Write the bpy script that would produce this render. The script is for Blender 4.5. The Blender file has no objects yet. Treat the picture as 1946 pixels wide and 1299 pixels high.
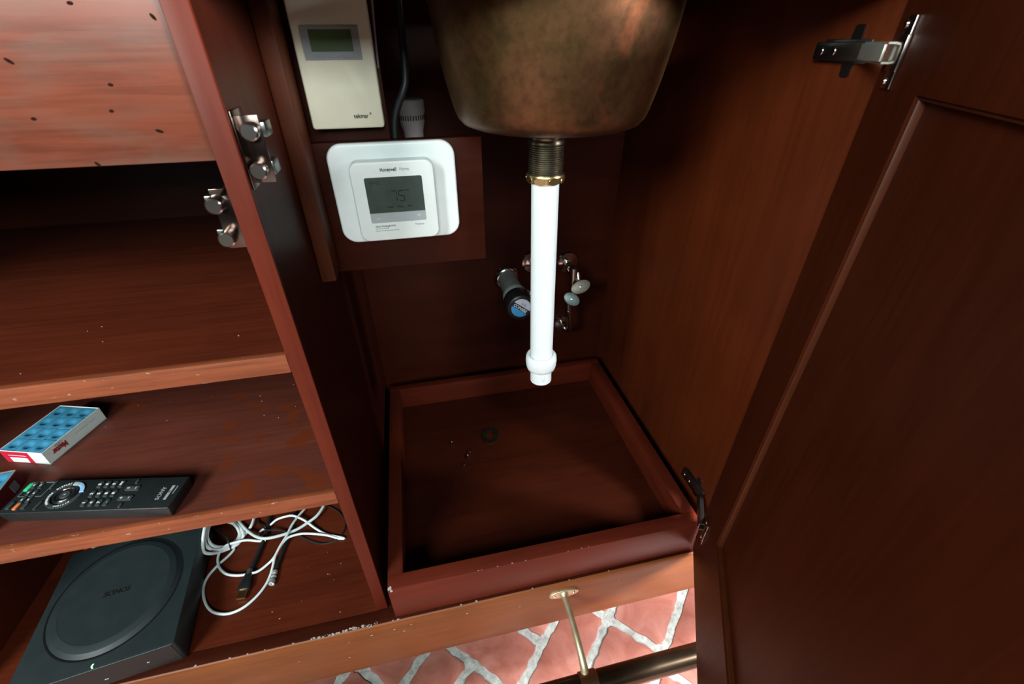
import bpy, bmesh, math, random
from mathutils import Vector, Matrix, Euler
random.seed(4)
C = bpy.context.scene.collection
sc = bpy.context.scene
HT = .072       # underside of the worktop
ZS = 1.15                       # camera height above the tiled floor; geometry is written relative to the camera

# ---------------------------------------------------------------- camera
cam_d = bpy.data.cameras.new('camera'); cam = bpy.data.objects.new('camera', cam_d); C.objects.link(cam)
cam.location = (0, 0, ZS); cam.rotation_mode = 'XYZ'
cam.rotation_euler = (0.97580121, 0.00484579, -0.21715812)
cam_d.sensor_fit = 'HORIZONTAL'; cam_d.sensor_width = 36.0
cam_d.lens = 840.09 / 1946 * 36
cam_d.clip_start = 0.01
cam_d.dof.use_dof = True; cam_d.dof.focus_distance = 0.85; cam_d.dof.aperture_fstop = 10
sc.camera = cam
# ---------------------------------------------------------------- world, lights, exposure
w = bpy.data.worlds.new('world'); sc.world = w; w.use_nodes = True
bg = w.node_tree.nodes['Background']; bg.inputs[0].default_value = (0.85, 0.93, 1.0, 1); bg.inputs[1].default_value = 0.014
def area(name, loc, target, size, size_y, power, col):
    d = bpy.data.lights.new(name, 'AREA'); d.shape = 'RECTANGLE'; d.size = size; d.size_y = size_y
    d.energy = power; d.color = col
    o = bpy.data.objects.new(name, d); C.objects.link(o)
    o.location = (loc[0], loc[1], loc[2] + ZS)
    v = Vector(target) - Vector(loc); o.rotation_euler = v.to_track_quat('-Z', 'Y').to_euler()
    return o
area('window_light_left', (-1.55, -1.15, 0.85), (0.0, 0.5, -0.5), 0.75, 0.75, 82, (0.90, 1.0, 0.97))
area('window_light_front', (-0.06, -1.80, 0.74), (0.0, 0.6, -0.25), 1.0, 0.5, 43, (0.84, 1.0, 0.99))
area('window_light_right', (1.45, -0.45, 0.25), (0.4, 0.4, -1.1), 0.6, 0.6, 150, (0.94, 0.98, 1.0))
sc.view_settings.view_transform = 'Standard'; sc.view_settings.look = 'None'
sc.view_settings.gamma = 1.0; sc.view_settings.use_curve_mapping = False
sc.view_settings.exposure = 0.0

# ---------------------------------------------------------------- materials
def _nt(name):
    m = bpy.data.materials.new(name); m.use_nodes = True
    nt = m.node_tree; return m, nt, nt.nodes['Principled BSDF']
def _ramp(nt, fac, stops):
    r = nt.nodes.new('ShaderNodeValToRGB'); el = r.color_ramp.elements
    while len(el) > len(stops): el.remove(el[-1])
    while len(el) < len(stops): el.new(0.5)
    for e, (p, c) in zip(el, stops): e.position = p; e.color = (*c, 1) if len(c) == 3 else c
    nt.links.new(fac, r.inputs[0]); return r.outputs[0]
def _noise(nt, vec, scale, detail=4, rough=.5, dist=0):
    n = nt.nodes.new('ShaderNodeTexNoise'); n.inputs['Scale'].default_value = scale
    n.inputs['Detail'].default_value = detail; n.inputs['Roughness'].default_value = rough
    n.inputs['Distortion'].default_value = dist; nt.links.new(vec, n.inputs['Vector']); return n.outputs[0]
def _map(nt, sx, sy, sz):
    t = nt.nodes.new('ShaderNodeTexCoord'); mp = nt.nodes.new('ShaderNodeMapping')
    mp.inputs['Scale'].default_value = (sx, sy, sz); nt.links.new(t.outputs['Object'], mp.inputs[0]); return mp.outputs[0]
def _mix(nt, fac, a, b, mode='MIX'):
    x = nt.nodes.new('ShaderNodeMix'); x.data_type = 'RGBA'; x.blend_type = mode
    for i, v in ((0, fac), (6, a), (7, b)):
        if hasattr(v, 'links'): nt.links.new(v, x.inputs[i])
        elif i == 0: x.inputs[0].default_value = v
        else: x.inputs[i].default_value = (*v, 1)
    return x.outputs[2]
def _bump(nt, b, h, strength, dist=.001):
    n = nt.nodes.new('ShaderNodeBump'); n.inputs['Strength'].default_value = strength; n.inputs['Distance'].default_value = dist
    nt.links.new(h, n.inputs['Height']); nt.links.new(n.outputs[0], b.inputs['Normal'])
def plain(name, col, rough=.5, metal=0., var=.12, scale=60, bump=0., spec=.5, emit=0):
    m, nt, b = _nt(name)
    f = _noise(nt, _map(nt, 1, 1, 1), scale, 3)
    lo = tuple(c * (1 - var) for c in col); hi = tuple(min(1, c * (1 + var)) for c in col)
    nt.links.new(_ramp(nt, f, [(.3, lo), (.7, hi)]), b.inputs['Base Color'])
    b.inputs['Roughness'].default_value = rough; b.inputs['Metallic'].default_value = metal
    b.inputs['Specular IOR Level'].default_value = spec
    if bump: _bump(nt, b, f, bump)
    if emit:
        b.inputs['Emission Color'].default_value = (*col, 1); b.inputs['Emission Strength'].default_value = emit
    return m
def wood(name, lo, mid, hi, axis=0, rough=(.34, .52), grain=1.0, smear=None, scratch=.0, spec=.35, painted_sheen=None):
    m, nt, b = _nt(name)
    s = [9., 9., 9.]; s[axis] = 0.9
    f1 = _noise(nt, _map(nt, *s), 2.2, 7, .62, .9)
    s2 = [60., 60., 60.]; s2[axis] = 3.
    f2 = _noise(nt, _map(nt, *s2), 2.6, 6, .65, .3)
    col = _ramp(nt, f1, [(.25, tuple(.5 * (a + c) for a, c in zip(lo, mid))), (.5, mid), (.75, tuple(.5 * (a + c) for a, c in zip(hi, mid)))])
    g = _ramp(nt, f2, [(.34, (1 - .55 * grain,) * 3), (.56, (1, 1, 1)), (.8, (1 + .0,) * 3)])
    col = _mix(nt, 1.0, col, g, 'MULTIPLY')
    f3 = _noise(nt, _map(nt, 1, 1, 1), 7., 3, .5)
    blot = _ramp(nt, f3, [(.3, (.78, .78, .78)), (.7, (1, 1, 1))])
    col = _mix(nt, 1.0, col, blot, 'MULTIPLY')
    rr = nt.nodes.new('ShaderNodeMapRange'); rr.inputs[3].default_value = rough[0]; rr.inputs[4].default_value = rough[1]
    nt.links.new(f2, rr.inputs[0]); ro = rr.outputs[0]
    if smear:
        fs = _noise(nt, _map(nt, 1, 1.6, 1), 11., 2.0, .5, 1.4)
        ms = _ramp(nt, fs, [(.60, (0, 0, 0)), (.63, (.9, .9, .9))])
        col = _mix(nt, ms, col, smear)
    if scratch:
        fq = _noise(nt, _map(nt, 30, 180, 60), 3., 2, .5, .4)
        mq = _ramp(nt, fq, [(.70, (0, 0, 0)), (.74, (scratch,) * 3)])
        col = _mix(nt, mq, col, (.55, .42, .36))
    if painted_sheen:  # grey sheen of light painted into the colour in blotches
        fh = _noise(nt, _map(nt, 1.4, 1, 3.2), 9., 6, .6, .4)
        col = _mix(nt, _ramp(nt, fh, [(.42, (0, 0, 0)), (.72, (.65, .65, .65))]), col, painted_sheen)
    nt.links.new(col, b.inputs['Base Color']); nt.links.new(ro, b.inputs['Roughness'])
    b.inputs['Specular IOR Level'].default_value = spec
    _bump(nt, b, f2, .12, .0006)
    return m
MH = ((.056, .0088, .0032), (.098, .0158, .0055), (.145, .0250, .0085))
DK = ((.022, .0036, .0016), (.040, .0066, .0026), (.060, .0102, .0038))  # darker copy of the mahogany, shade inside the cabinet put into its colour
OR = ((.17, .037, .0135), (.29, .070, .026), (.42, .118, .045))  # worn orange edging, with light on the front edges put into its colour
M = {}
M['wood_x'] = wood('mahogany_along_x', *MH, axis=0, grain=.35, spec=.22)
M['wood_y'] = wood('mahogany_along_y', *MH, axis=1, grain=.35, spec=.22)
M['wood_z'] = wood('mahogany_along_z', *MH, axis=2, grain=.35, spec=.22)
M['dark_x'] = wood('dark_shaded_mahogany_x', *DK, axis=0, grain=.25, spec=.12)
M['dark_y'] = wood('dark_shaded_mahogany_y', *DK, axis=1, grain=.25, spec=.12)
M['dark_z'] = wood('dark_shaded_mahogany_z', *DK, axis=2, grain=.25, spec=.12)
M['shelf'] = wood('mahogany_shelf_top', *MH, axis=0, grain=.35)
M['smear'] = wood('mahogany_shelf_smeared', (.068, .016, .010), (.112, .026, .016), (.155, .040, .024), axis=0, grain=.3, smear=(.115, .020, .006))
M['stile'] = wood('red_mahogany', (.085, .0112, .0046), (.115, .0155, .0062), (.145, .0210, .0085), axis=2, grain=.3, spec=.14)
M['orange'] = wood('lit_worn_orange_mahogany', *OR, axis=0, rough=(.35, .6), grain=.7, scratch=.5)
M['rail'] = wood('orange_brown_rail', (.160, .039, .0095), (.225, .060, .0145), (.30, .088, .023), axis=0, grain=.45, spec=.25)
M['apron'] = wood('apron_mahogany', (.105, .021, .0090), (.150, .031, .0125), (.205, .047, .019), axis=0, rough=(.3, .42), grain=.55, spec=.5, painted_sheen=(.095, .060, .043))
SD = ((.056, .0098, .0026), (.087, .0152, .0040), (.118, .0215, .0056))
M['side_z'] = wood('side_mahogany', *SD, axis=2, grain=.2, spec=.12)
DR = ((.038, .0068, .0021), (.060, .0108, .0032), (.081, .0152, .0046))
M['door_z'] = wood('door_mahogany', *DR, axis=2, grain=.22, spec=.10)
M['tray_x'] = wood('tray_mahogany_x', (.050, .0070, .0030), (.086, .0120, .0050), (.124, .0180, .0074), axis=0, grain=.25, spec=.15)
M['tray_y'] = wood('tray_mahogany_y', (.050, .0070, .0030), (.086, .0120, .0050), (.124, .0180, .0074), axis=1, grain=.25, spec=.15)
M['tray_front_lit'] = wood('tray_front_lit_mahogany', (.080, .0110, .0052), (.130, .0180, .0084), (.175, .026, .0125), axis=0, grain=.25, spec=.2)  # tray wood brightened: light falling on the front board is in its colour
M['cleat'] = wood('orange_cleat', (.045, .010, .003), (.070, .015, .0045), (.095, .021, .0065), axis=2, grain=.4, spec=.15, rough=(.5, .65))
M['bead'] = wood('door_bead', (.048, .011, .0033), (.075, .0165, .0050), (.10, .023, .0068), axis=2, grain=.3, spec=.2)
M['white_pvc'] = plain('white_pvc', (.70, .735, .75), .3, var=.02)
M['white_plastic'] = plain('white_plastic', (.85, .88, .87), .35, var=.02)
M['shaded_white'] = plain('shaded_white_plastic', (.30, .285, .28), .5, var=.08)  # white plastic darkened: the shade around the vent valve is in its colour
M['old_white'] = plain('yellowed_white_plastic', (.60, .56, .43), .5, var=.06, scale=25)
M['grey_plastic'] = plain('grey_plastic', (.20, .21, .22), .45, var=.06)
M['pale_grey'] = plain('pale_grey_plastic', (.40, .44, .45), .3, var=.05)
M['lcd_green'] = plain('dull_green_lcd', (.045, .075, .022), .25, var=.1)
M['lcd_dark'] = plain('dark_lcd', (.062, .078, .068), .12, var=.1)
M['ink'] = plain('black_ink', (.008, .008, .009), .6, var=.1, spec=.1)
M['grey_ink'] = plain('grey_ink', (.33, .35, .36), .6, var=.1)
M['red_ink'] = plain('red_ink', (.42, .03, .035), .6, var=.1)
M['white_ink'] = plain('white_ink', (.8, .82, .82), .5, var=.03)
M['chrome'] = plain('chrome', (.74, .71, .69), .13, 1., var=.05)
M['nickel'] = plain('brushed_nickel', (.42, .36, .33), .24, 1., var=.08)
M['steel'] = plain('dull_steel', (.22, .22, .21), .3, 1., var=.1)
M['link_steel'] = plain('lit_steel', (.55, .55, .48), .45, .8, var=.05)
M['plate'] = plain('reflected_brown_catch_metal', (.16, .11, .095), .2, 1., var=.1)  # dark brown mirrored in the catch plates, put into the metal colour
M['brass'] = plain('aged_brass', (.62, .46, .22), .3, 1., var=.15, scale=40)
M['pale_brass'] = plain('pale_brass', (.62, .50, .32), .42, .75, var=.15, scale=40)
M['old_brass'] = plain('dark_tarnished_brass', (.20, .17, .12), .35, 1., var=.25, scale=70)
M['bronze'] = plain('dark_bronze_tube', (.085, .055, .035), .22, .9, var=.3, scale=12)
M['bronze_collar'] = plain('bronze_collar', (.26, .13, .06), .28, .9, var=.2, scale=20)
M['black_plastic'] = plain('black_plastic', (.012, .013, .014), .38, var=.15)
M['amp_black'] = plain('matte_black_amp', (.017, .025, .027), .5, var=.12, scale=30)
M['amp_front'] = plain('amp_front', (.010, .0085, .008), .5, var=.1)
M['rubber'] = plain('black_rubber', (.012, .012, .012), .35, var=.2)
M['grey_pvc'] = plain('grey_pvc', (.30, .315, .305), .4, var=.08)
M['pale_pvc'] = plain('pale_grey_pvc', (.42, .50, .49), .4, var=.05)
M['oval_a'] = plain('beige_zinc_handle', (.125, .112, .088), .45, .35, var=.12)
M['oval_b'] = plain('blue_grey_handle', (.085, .112, .115), .4, .3, var=.12)
M['remote'] = plain('remote_black', (.013, .016, .017), .42, var=.12)
M['key'] = plain('remote_key_grey', (.045, .055, .056), .4, var=.1)
M['key_green'] = plain('green_power_key', (.05, .55, .24), .45, var=.1)
M['key_orange'] = plain('orange_key', (.75, .20, .06), .45, var=.1)
M['key_reflection'] = plain('blue_reflection_key', (.33, .55, .85), .25, var=.05)  # blue reflection on a shiny ring segment, painted as its colour
M['chalk'] = plain('blue_chalk', (.035, .235, .40), .85, var=.22, scale=90, bump=.2)
M['card_white'] = plain('white_card', (.80, .84, .80), .6, var=.04)
M['card_red'] = plain('red_card', (.58, .012, .045), .45, var=.08)
M['card_maroon'] = plain('maroon_card', (.13, .010, .018), .35, var=.1)
M['card_inner'] = plain('brown_card_edge', (.28, .22, .18), .7, var=.1)
M['cable_white'] = plain('white_cable', (.74, .78, .78), .4, var=.03)
M['cable_grey'] = plain('greyish_white_cable', (.60, .66, .67), .4, var=.03)
M['cable_black'] = plain('black_cable', (.009, .010, .011), .5, var=.15)
M['bright_steel'] = plain('bright_steel', (.72, .73, .72), .34, .7, var=.05)
M['gold'] = plain('gold_plate', (.75, .52, .24), .3, 1., var=.1)
M['led'] = plain('green_led', (.35, 1.0, .5), .4, var=.02, emit=2.2)
M['red_plug'] = plain('red_plug', (.55, .02, .03), .4)
M['label_white'] = plain('label_white', (.62, .66, .80), .5, var=.03)
M['label_navy'] = plain('label_navy', (.018, .020, .060), .45, var=.1)
M['label_blue'] = plain('label_blue', (.05, .32, .68), .45, var=.08)
M['flake'] = plain('paint_flake', (.42, .37, .35), .7, var=.2)
M['dent'] = plain('dark_dent', (.015, .006, .004), .9, spec=.03)
M['stone'] = plain('worktop_stone', (.05, .045, .04), .3, var=.4, scale=30)
M['wall_paint'] = plain('plaster', (.5, .48, .44), .8, var=.05)
def copper():
    m, nt, b = _nt('aged_copper')
    v = _map(nt, 1, 1, 1)
    f = _noise(nt, v, 9, 6, .62, .6); f2 = _noise(nt, v, 16, 5, .6, 1.); f4 = _noise(nt, v, 90, 3, .6)
    col = _ramp(nt, f, [(.25, (.070, .035, .014)), (.45, (.12, .058, .023)), (.60, (.165, .070, .032)), (.72, (.36, .11, .045))])
    g = _ramp(nt, f2, [(.50, (0, 0, 0)), (.68, (.6, .6, .6))])
    col = _mix(nt, g, col, (.075, .052, .014))
    sp = _ramp(nt, f4, [(.35, (.7, .7, .7)), (.6, (1, 1, 1))])
    col = _mix(nt, 1., col, sp, 'MULTIPLY')
    nt.links.new(col, b.inputs['Base Color']); b.inputs['Metallic'].default_value = .85; b.inputs['Roughness'].default_value = .42
    _bump(nt, b, f4, .15); return m
M['copper'] = copper()
def tile(name, a, bcol, c):
    m, nt, b = _nt(name); v = _map(nt, 1, 1, 1)
    f = _noise(nt, v, 11, 6, .6, 1.2); f2 = _noise(nt, v, 45, 3, .5)
    col = _ramp(nt, f, [(.3, a), (.52, bcol), (.75, c)])
    nt.links.new(col, b.inputs['Base Color'])
    rr = nt.nodes.new('ShaderNodeMapRange'); rr.inputs[3].default_value = .22; rr.inputs[4].default_value = .5
    nt.links.new(f2, rr.inputs[0]); nt.links.new(rr.outputs[0], b.inputs['Roughness']); _bump(nt, b, f, .25, .004); return m
M['terracotta'] = tile('terracotta', (.27, .080, .055), (.37, .128, .096), (.47, .21, .17))
def grout():
    m, nt, b = _nt('grout'); v = _map(nt, 1, 1, 1); f = _noise(nt, v, 60, 6, .7)
    nt.links.new(_ramp(nt, f, [(.3, (.22, .21, .19)), (.55, (.42, .41, .38)), (.8, (.58, .57, .54))]), b.inputs['Base Color'])
    b.inputs['Roughness'].default_value = .9; _bump(nt, b, f, .8, .004); return m
M['grout'] = grout()

# ---------------------------------------------------------------- helpers
def thing(name, label, cat, loc, rz=0., group=None):
    o = bpy.data.objects.new(name, None); C.objects.link(o); o.empty_display_size = .02
    o.location = loc; o.rotation_euler = (0, 0, rz); o['label'] = label; o['category'] = cat
    if group: o['group'] = group
    return o
def tag(o, label, cat, group=None):
    o['label'] = label; o['category'] = cat
    if group: o['group'] = group
    return o
def finish(me, mat, smooth=35):
    for mm in (mat if isinstance(mat, (list, tuple)) else [mat]): me.materials.append(M[mm])
    if smooth:
        for p in me.polygons: p.use_smooth = True
        me.set_sharp_from_angle(angle=math.radians(smooth))
def root_of(p):
    while p.parent: p = p.parent
    return p
def obj(name, bm, mat, parent=None, local=False, smooth=35):
    """bm in camera-relative world coordinates, or (local=True) in the thing's own frame"""
    if parent is not None and not local:
        r = root_of(parent); bm.transform(Matrix.Translation(-Vector(r.location)) if not any(r.rotation_euler) else (Matrix.Translation(r.location) @ r.rotation_euler.to_matrix().to_4x4()).inverted())
    bmesh.ops.recalc_face_normals(bm, faces=bm.faces)
    me = bpy.data.meshes.new(name); bm.to_mesh(me); bm.free(); finish(me, mat, smooth)
    o = bpy.data.objects.new(name, me); C.objects.link(o)
    if parent is not None: o.parent = parent
    return o
def top(name, bm, mat, label, cat, base, group=None, smooth=35):
    """a thing that is one mesh, origin at its base"""
    bm.transform(Matrix.Translation(-Vector(base)))
    o = obj(name, bm, mat, None, True, smooth); o.location = base
    return tag(o, label, cat, group)
def B(): return bmesh.new()
def box(bm, x0, x1, y0, y1, z0, z1, bev=0., seg=2, mi=0):
    t = bmesh.new(); bmesh.ops.create_cube(t, size=1)
    t.transform(Matrix.Translation(((x0 + x1) / 2, (y0 + y1) / 2, (z0 + z1) / 2)) @ Matrix.Diagonal((abs(x1 - x0), abs(y1 - y0), abs(z1 - z0), 1)))
    if bev: bmesh.ops.bevel(t, geom=t.edges[:], offset=bev, segments=seg, affect='EDGES', profile=.5)
    for f in t.faces: f.material_index = mi
    add(bm, t); return bm
def add(bm, t, mat=None):
    if mat is not None: t.transform(mat)
    me = bpy.data.meshes.new('tmp'); t.to_mesh(me); t.free(); bm.from_mesh(me); bpy.data.meshes.remove(me); return bm
def frame(p, zdir, up=(0, 0, 1)):
    z = Vector(zdir).normalized(); u = Vector(up)
    if abs(z.dot(u)) > .98: u = Vector((0, 1, 0))
    x = u.cross(z).normalized(); y = z.cross(x)
    m = Matrix.Identity(4)
    for i, a in enumerate((x, y, z)):
        for j in range(3): m[j][i] = a[j]
    m.translation = Vector(p); return m
def lathe(bm, prof, mat=None, seg=32, mi=0):
    t = bmesh.new(); rings = []
    for r, z in prof:
        if r < 1e-6: rings.append([t.verts.new((0, 0, z))])
        else: rings.append([t.verts.new((r * math.cos(2 * math.pi * i / seg), r * math.sin(2 * math.pi * i / seg), z)) for i in range(seg)])
    for a, b in zip(rings, rings[1:]):
        for i in range(seg):
            j = (i + 1) % seg
            if len(a) == 1 and len(b) == 1: continue
            if len(a) == 1: f = t.faces.new((a[0], b[i], b[j]))
            elif len(b) == 1: f = t.faces.new((a[i], a[j], b[0]))
            else: f = t.faces.new((a[i], a[j], b[j], b[i]))
            f.material_index = mi
    return add(bm, t, mat)
def cyl(bm, p0, p1, r0, r1=None, seg=24, bev=0.):
    r1 = r0 if r1 is None else r1; d = Vector(p1) - Vector(p0); L = d.length
    pr = [(0, 0), (r0 - bev, 0)] + ([(r0, bev)] if bev else []) + ([(r1, L - bev)] if bev else []) + [(r1 - bev, L), (0, L)]
    return lathe(bm, pr, frame(p0, d), seg)
def smoothpts(pts, n=8):
    P = [Vector(p) for p in pts]; out = []
    for i in range(len(P) - 1):
        a = P[max(i - 1, 0)]; b = P[i]; c = P[i + 1]; d = P[min(i + 2, len(P) - 1)]
        for k in range(n):
            t = k / n
            out.append(.5 * ((2 * b) + (c - a) * t + (2 * a - 5 * b + 4 * c - d) * t * t + (3 * b - a - 3 * c + d) * t ** 3))
    out.append(P[-1]); return out
def tube(bm, pts, r, seg=10, n=8):
    P = smoothpts(pts, n); t = bmesh.new(); rings = []; up = Vector((0, 0, 1)); x = None
    for i, p in enumerate(P):
        d = (P[min(i + 1, len(P) - 1)] - P[max(i - 1, 0)]).normalized()
        if x is None:
            x = d.cross(up if abs(d.z) < .9 else Vector((1, 0, 0))).normalized()
        else:
            x = (x - d * x.dot(d)).normalized()
        y = d.cross(x); rr = r(i / (len(P) - 1)) if callable(r) else r
        rings.append([t.verts.new(p + rr * (math.cos(2 * math.pi * k / seg) * x + math.sin(2 * math.pi * k / seg) * y)) for k in range(seg)])
    for a, b in zip(rings, rings[1:]):
        for k in range(seg): t.faces.new((a[k], a[(k + 1) % seg], b[(k + 1) % seg], b[k]))
    t.faces.new(rings[0]); t.faces.new(rings[-1][::-1]); return add(bm, t)
def rrect(w, h, r, n=6, cx=0, cy=0):
    out = []
    for sx, sy, a0 in ((1, 1, 0), (-1, 1, 90), (-1, -1, 180), (1, -1, 270)):
        for i in range(n + 1):
            a = math.radians(a0 + 90 * i / n)
            out.append((cx + sx * (w / 2 - r) + r * math.cos(a), cy + sy * (h / 2 - r) + r * math.sin(a)))
    return out
def oval(a, b, n=32, cx=0, cy=0): return [(cx + a * math.cos(2 * math.pi * i / n), cy + b * math.sin(2 * math.pi * i / n)) for i in range(n)]
def inset(poly, d):
    """outline moved inwards by d along mitred corners"""
    n = len(poly); A = sum(poly[k][0] * poly[(k + 1) % n][1] - poly[(k + 1) % n][0] * poly[k][1] for k in range(n)); sg = 1 if A > 0 else -1; out = []
    for k in range(n):
        p, q, u = poly[k - 1], poly[k], poly[(k + 1) % n]
        e1 = Vector((q[0] - p[0], q[1] - p[1])); e2 = Vector((u[0] - q[0], u[1] - q[1]))
        e1 = e1.normalized() if e1.length > 1e-9 else e2.normalized(); e2 = e2.normalized() if e2.length > 1e-9 else e1
        n1 = Vector((-e1.y, e1.x)) * sg; n2 = Vector((-e2.y, e2.x)) * sg; m = n1 + n2
        m = m / max(.4, m.dot(n1)) if m.length > 1e-6 else n1
        out.append((q[0] + m.x * d, q[1] + m.y * d))
    return out
def prism(bm, poly, z0, z1, mat=None, bev=0., seg=3, mi=0, both=False):
    """extruded outline; bev rounds the z1 edge (and z0 if both)"""
    P = [p for k, p in enumerate(poly) if math.hypot(p[0] - poly[k - 1][0], p[1] - poly[k - 1][1]) > 1e-7]
    t = bmesh.new(); n = len(P); lv = []
    if bev and both: lv += [(bev * (1 - math.sin(a)), z0 + bev * (1 - math.cos(a))) for a in [math.pi / 2 * k / seg for k in range(seg)]]
    else: lv.append((0, z0))
    if bev and both: lv.append((0, z0 + bev))
    if bev: lv += [(bev * (1 - math.cos(a)), z1 - bev * (1 - math.sin(a))) for a in [math.pi / 2 * k / seg for k in range(seg + 1)]]
    else: lv.append((0, z1))
    rings = [[t.verts.new((x, y, z)) for x, y in (inset(P, d) if d > 1e-9 else P)] for d, z in lv]
    t.faces.new(rings[0][::-1]); t.faces.new(rings[-1])
    for a, b in zip(rings, rings[1:]):
        for k in range(n): t.faces.new((a[k], a[(k + 1) % n], b[(k + 1) % n], b[k]))
    for f in t.faces: f.material_index = mi
    return add(bm, t, mat)
def holed(bm, outlines, z0, z1, mat=None):
    """filled outline with holes, extruded"""
    cu = bpy.data.curves.new('tmp', 'CURVE'); cu.dimensions = '2D'; cu.fill_mode = 'BOTH'; cu.extrude = abs(z1 - z0) / 2
    for o in outlines:
        s = cu.splines.new('POLY'); s.points.add(len(o) - 1); s.use_cyclic_u = True
        for p, q in zip(s.points, o): p.co = (q[0], q[1], 0, 1)
    ob = bpy.data.objects.new('tmp', cu); me = bpy.data.meshes.new_from_object(ob)
    t = bmesh.new(); t.from_mesh(me); bpy.data.meshes.remove(me); bpy.data.objects.remove(ob); bpy.data.curves.remove(cu)
    t.transform(Matrix.Translation((0, 0, (z0 + z1) / 2)))
    return add(bm, t, mat)
def text(name, s, size, mat, parent, m, align='CENTER', ext=.0002, sx=1., shear=0., bold=0.):
    """lettering as a mesh part; m places it in the parent thing's frame, +Z out of the surface"""
    cu = bpy.data.curves.new('tmp', 'FONT'); cu.body = s; cu.size = size; cu.align_x = align; cu.align_y = 'CENTER'
    cu.extrude = ext; cu.shear = shear; cu.offset = bold; cu.resolution_u = 3
    ob = bpy.data.objects.new('tmp', cu); me = bpy.data.meshes.new_from_object(ob)
    bm = bmesh.new(); bm.from_mesh(me); bpy.data.meshes.remove(me); bpy.data.objects.remove(ob); bpy.data.curves.remove(cu)
    bm.transform(m @ Matrix.Diagonal((sx, 1, 1, 1)))
    me = bpy.data.meshes.new(name); bm.to_mesh(me); bm.free(); finish(me, mat, 0)
    o = bpy.data.objects.new(name, me); C.objects.link(o); o.parent = parent; return o
RX = Matrix.Rotation(math.radians(90), 4, 'X')          # text frame facing -Y
def T(x, y, z): return Matrix.Translation((x, y, z))
def RZ(d): return Matrix.Rotation(math.radians(d), 4, 'Z')

FZ = -1.15          # tiled floor
FB = -.841          # cabinet bottom board top

# ================================================================ setting: floor
fl = B(); box(fl, -2.2, 2.4, -2.0, 1.2, FZ - .03, FZ - .0035)
s2 = math.sqrt(2)
QB = [-.95, -.80, -.67, -.55, -.43, -.31, -.18, -.052, .083, .190, .306, .408, .53, .65, .77, .90, 1.02]
special = {6: [.52, .76, .28], 7: [.552, .32, .80], 8: [.553, .30, .79], 9: [.419, .300, .62], 10: [.419, .300, .06, .66], 11: [.160, .30, .5]}
rt = random.Random(11)
for i in range(len(QB) - 1):
    q0, q1 = QB[i], QB[i + 1]
    js = sorted(special[i]) if i in special else []
    lo = (js[0] if js else .1) ; hi = (js[-1] if js else .1)
    while lo > -2.2: lo -= .24; js.insert(0, lo + rt.uniform(-.012, .012))
    while hi < 2.0: hi += .24; js.append(hi + rt.uniform(-.012, .012))
    js.sort()
    for p0, p1 in zip(js, js[1:]):
        g = .0092; pts = []; q0, q1 = QB[i], QB[i + 1]
        if i == 10 and abs(p0 - .300) < .01: continue
        if i == 9 and abs(p0 - .300) < .01: q1 = QB[11]
        for (pa, qa) in rrect(p1 - p0 - 2 * g, q1 - q0 - 2 * g, .011, 4, (p0 + p1) / 2, (q0 + q1) / 2):
            pts.append((pa, qa))
        # irregular hand-made edge
        dens = []
        for a, b in zip(pts, pts[1:] + pts[:1]):
            L = math.hypot(a[0] - b[0], a[1] - b[1]); k = max(1, int(L / .012))
            for t in range(k): dens.append((a[0] + (b[0] - a[0]) * t / k, a[1] + (b[1] - a[1]) * t / k))
        poly = []
        for (pa, qa) in dens:
            dx = rt.gauss(0, .0016); dy = rt.gauss(0, .0016)
            x = (pa - qa) / s2 + dx; y = (pa + qa) / s2 + dy; poly.append((x, y))
        cx = sum(p[0] for p in poly) / len(poly); cy = sum(p[1] for p in poly) / len(poly)
        if not (-1.3 < cx < 1.6 and -.9 < cy < .75): continue
        h = rt.uniform(-.0012, .0012)
        prism(fl, poly, FZ - .006, FZ + h, bev=.0022, seg=2, mi=1)
floor = obj('floor', fl, ['grout', 'terracotta'], None, True); floor['kind'] = 'structure'
wb = B(); box(wb, -2.2, 2.4, 1.12, 1.18, FZ, .9); o = obj('wall_back', wb, 'wall_paint', None, True); o['kind'] = 'structure'

# ================================================================ bar cabinet
cab = thing('bar_cabinet', 'reddish mahogany built-in bar cabinet with open shelves and an open sink compartment', 'cabinet', (.16, .43, FZ))
XL, XR = -.1557, -.1376            # partition faces
FY = .43
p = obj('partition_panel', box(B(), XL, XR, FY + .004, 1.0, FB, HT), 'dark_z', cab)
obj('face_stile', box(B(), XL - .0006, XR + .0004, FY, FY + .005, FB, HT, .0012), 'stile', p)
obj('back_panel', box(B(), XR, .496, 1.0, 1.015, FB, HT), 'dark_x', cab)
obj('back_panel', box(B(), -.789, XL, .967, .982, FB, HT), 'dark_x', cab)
obj('side_panel', box(B(), .478, .496, FY, 1.0, FB, HT, .0015), 'side_z', cab)
obj('side_panel', box(B(), -.789, -.7713, FY, .967, FB, HT, .0015), 'wood_z', cab)
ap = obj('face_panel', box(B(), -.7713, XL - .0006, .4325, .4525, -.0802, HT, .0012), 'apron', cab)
DENTS = ((-.2642, -.0090, .0048, 38), (-.2113, .0236, .0032, 0), (-.1640, .0163, .0040, 55), (-.2088, -.0244, .0030, 0), (-.2159, -.0415, .0026, 0), (-.2684, -.0452, .0030, 0), (-.1893, -.0564, .0046, 18), (-.2421, -.0785, .0040, 50))
d = B()
for x, z, L, an in DENTS:
    lathe(d, [(0, .0003), (.0009, .0003), (.0012, 0), (0, -.0004)], T(x, .4325, z) @ Matrix.Rotation(math.radians(an), 4, 'Y') @ RX @ Matrix.Diagonal((L / .0019, 1.0, 1, 1)), 12)
o = obj('nail_dent', d, 'dent', ap); o['kind'] = 'stuff'
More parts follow.
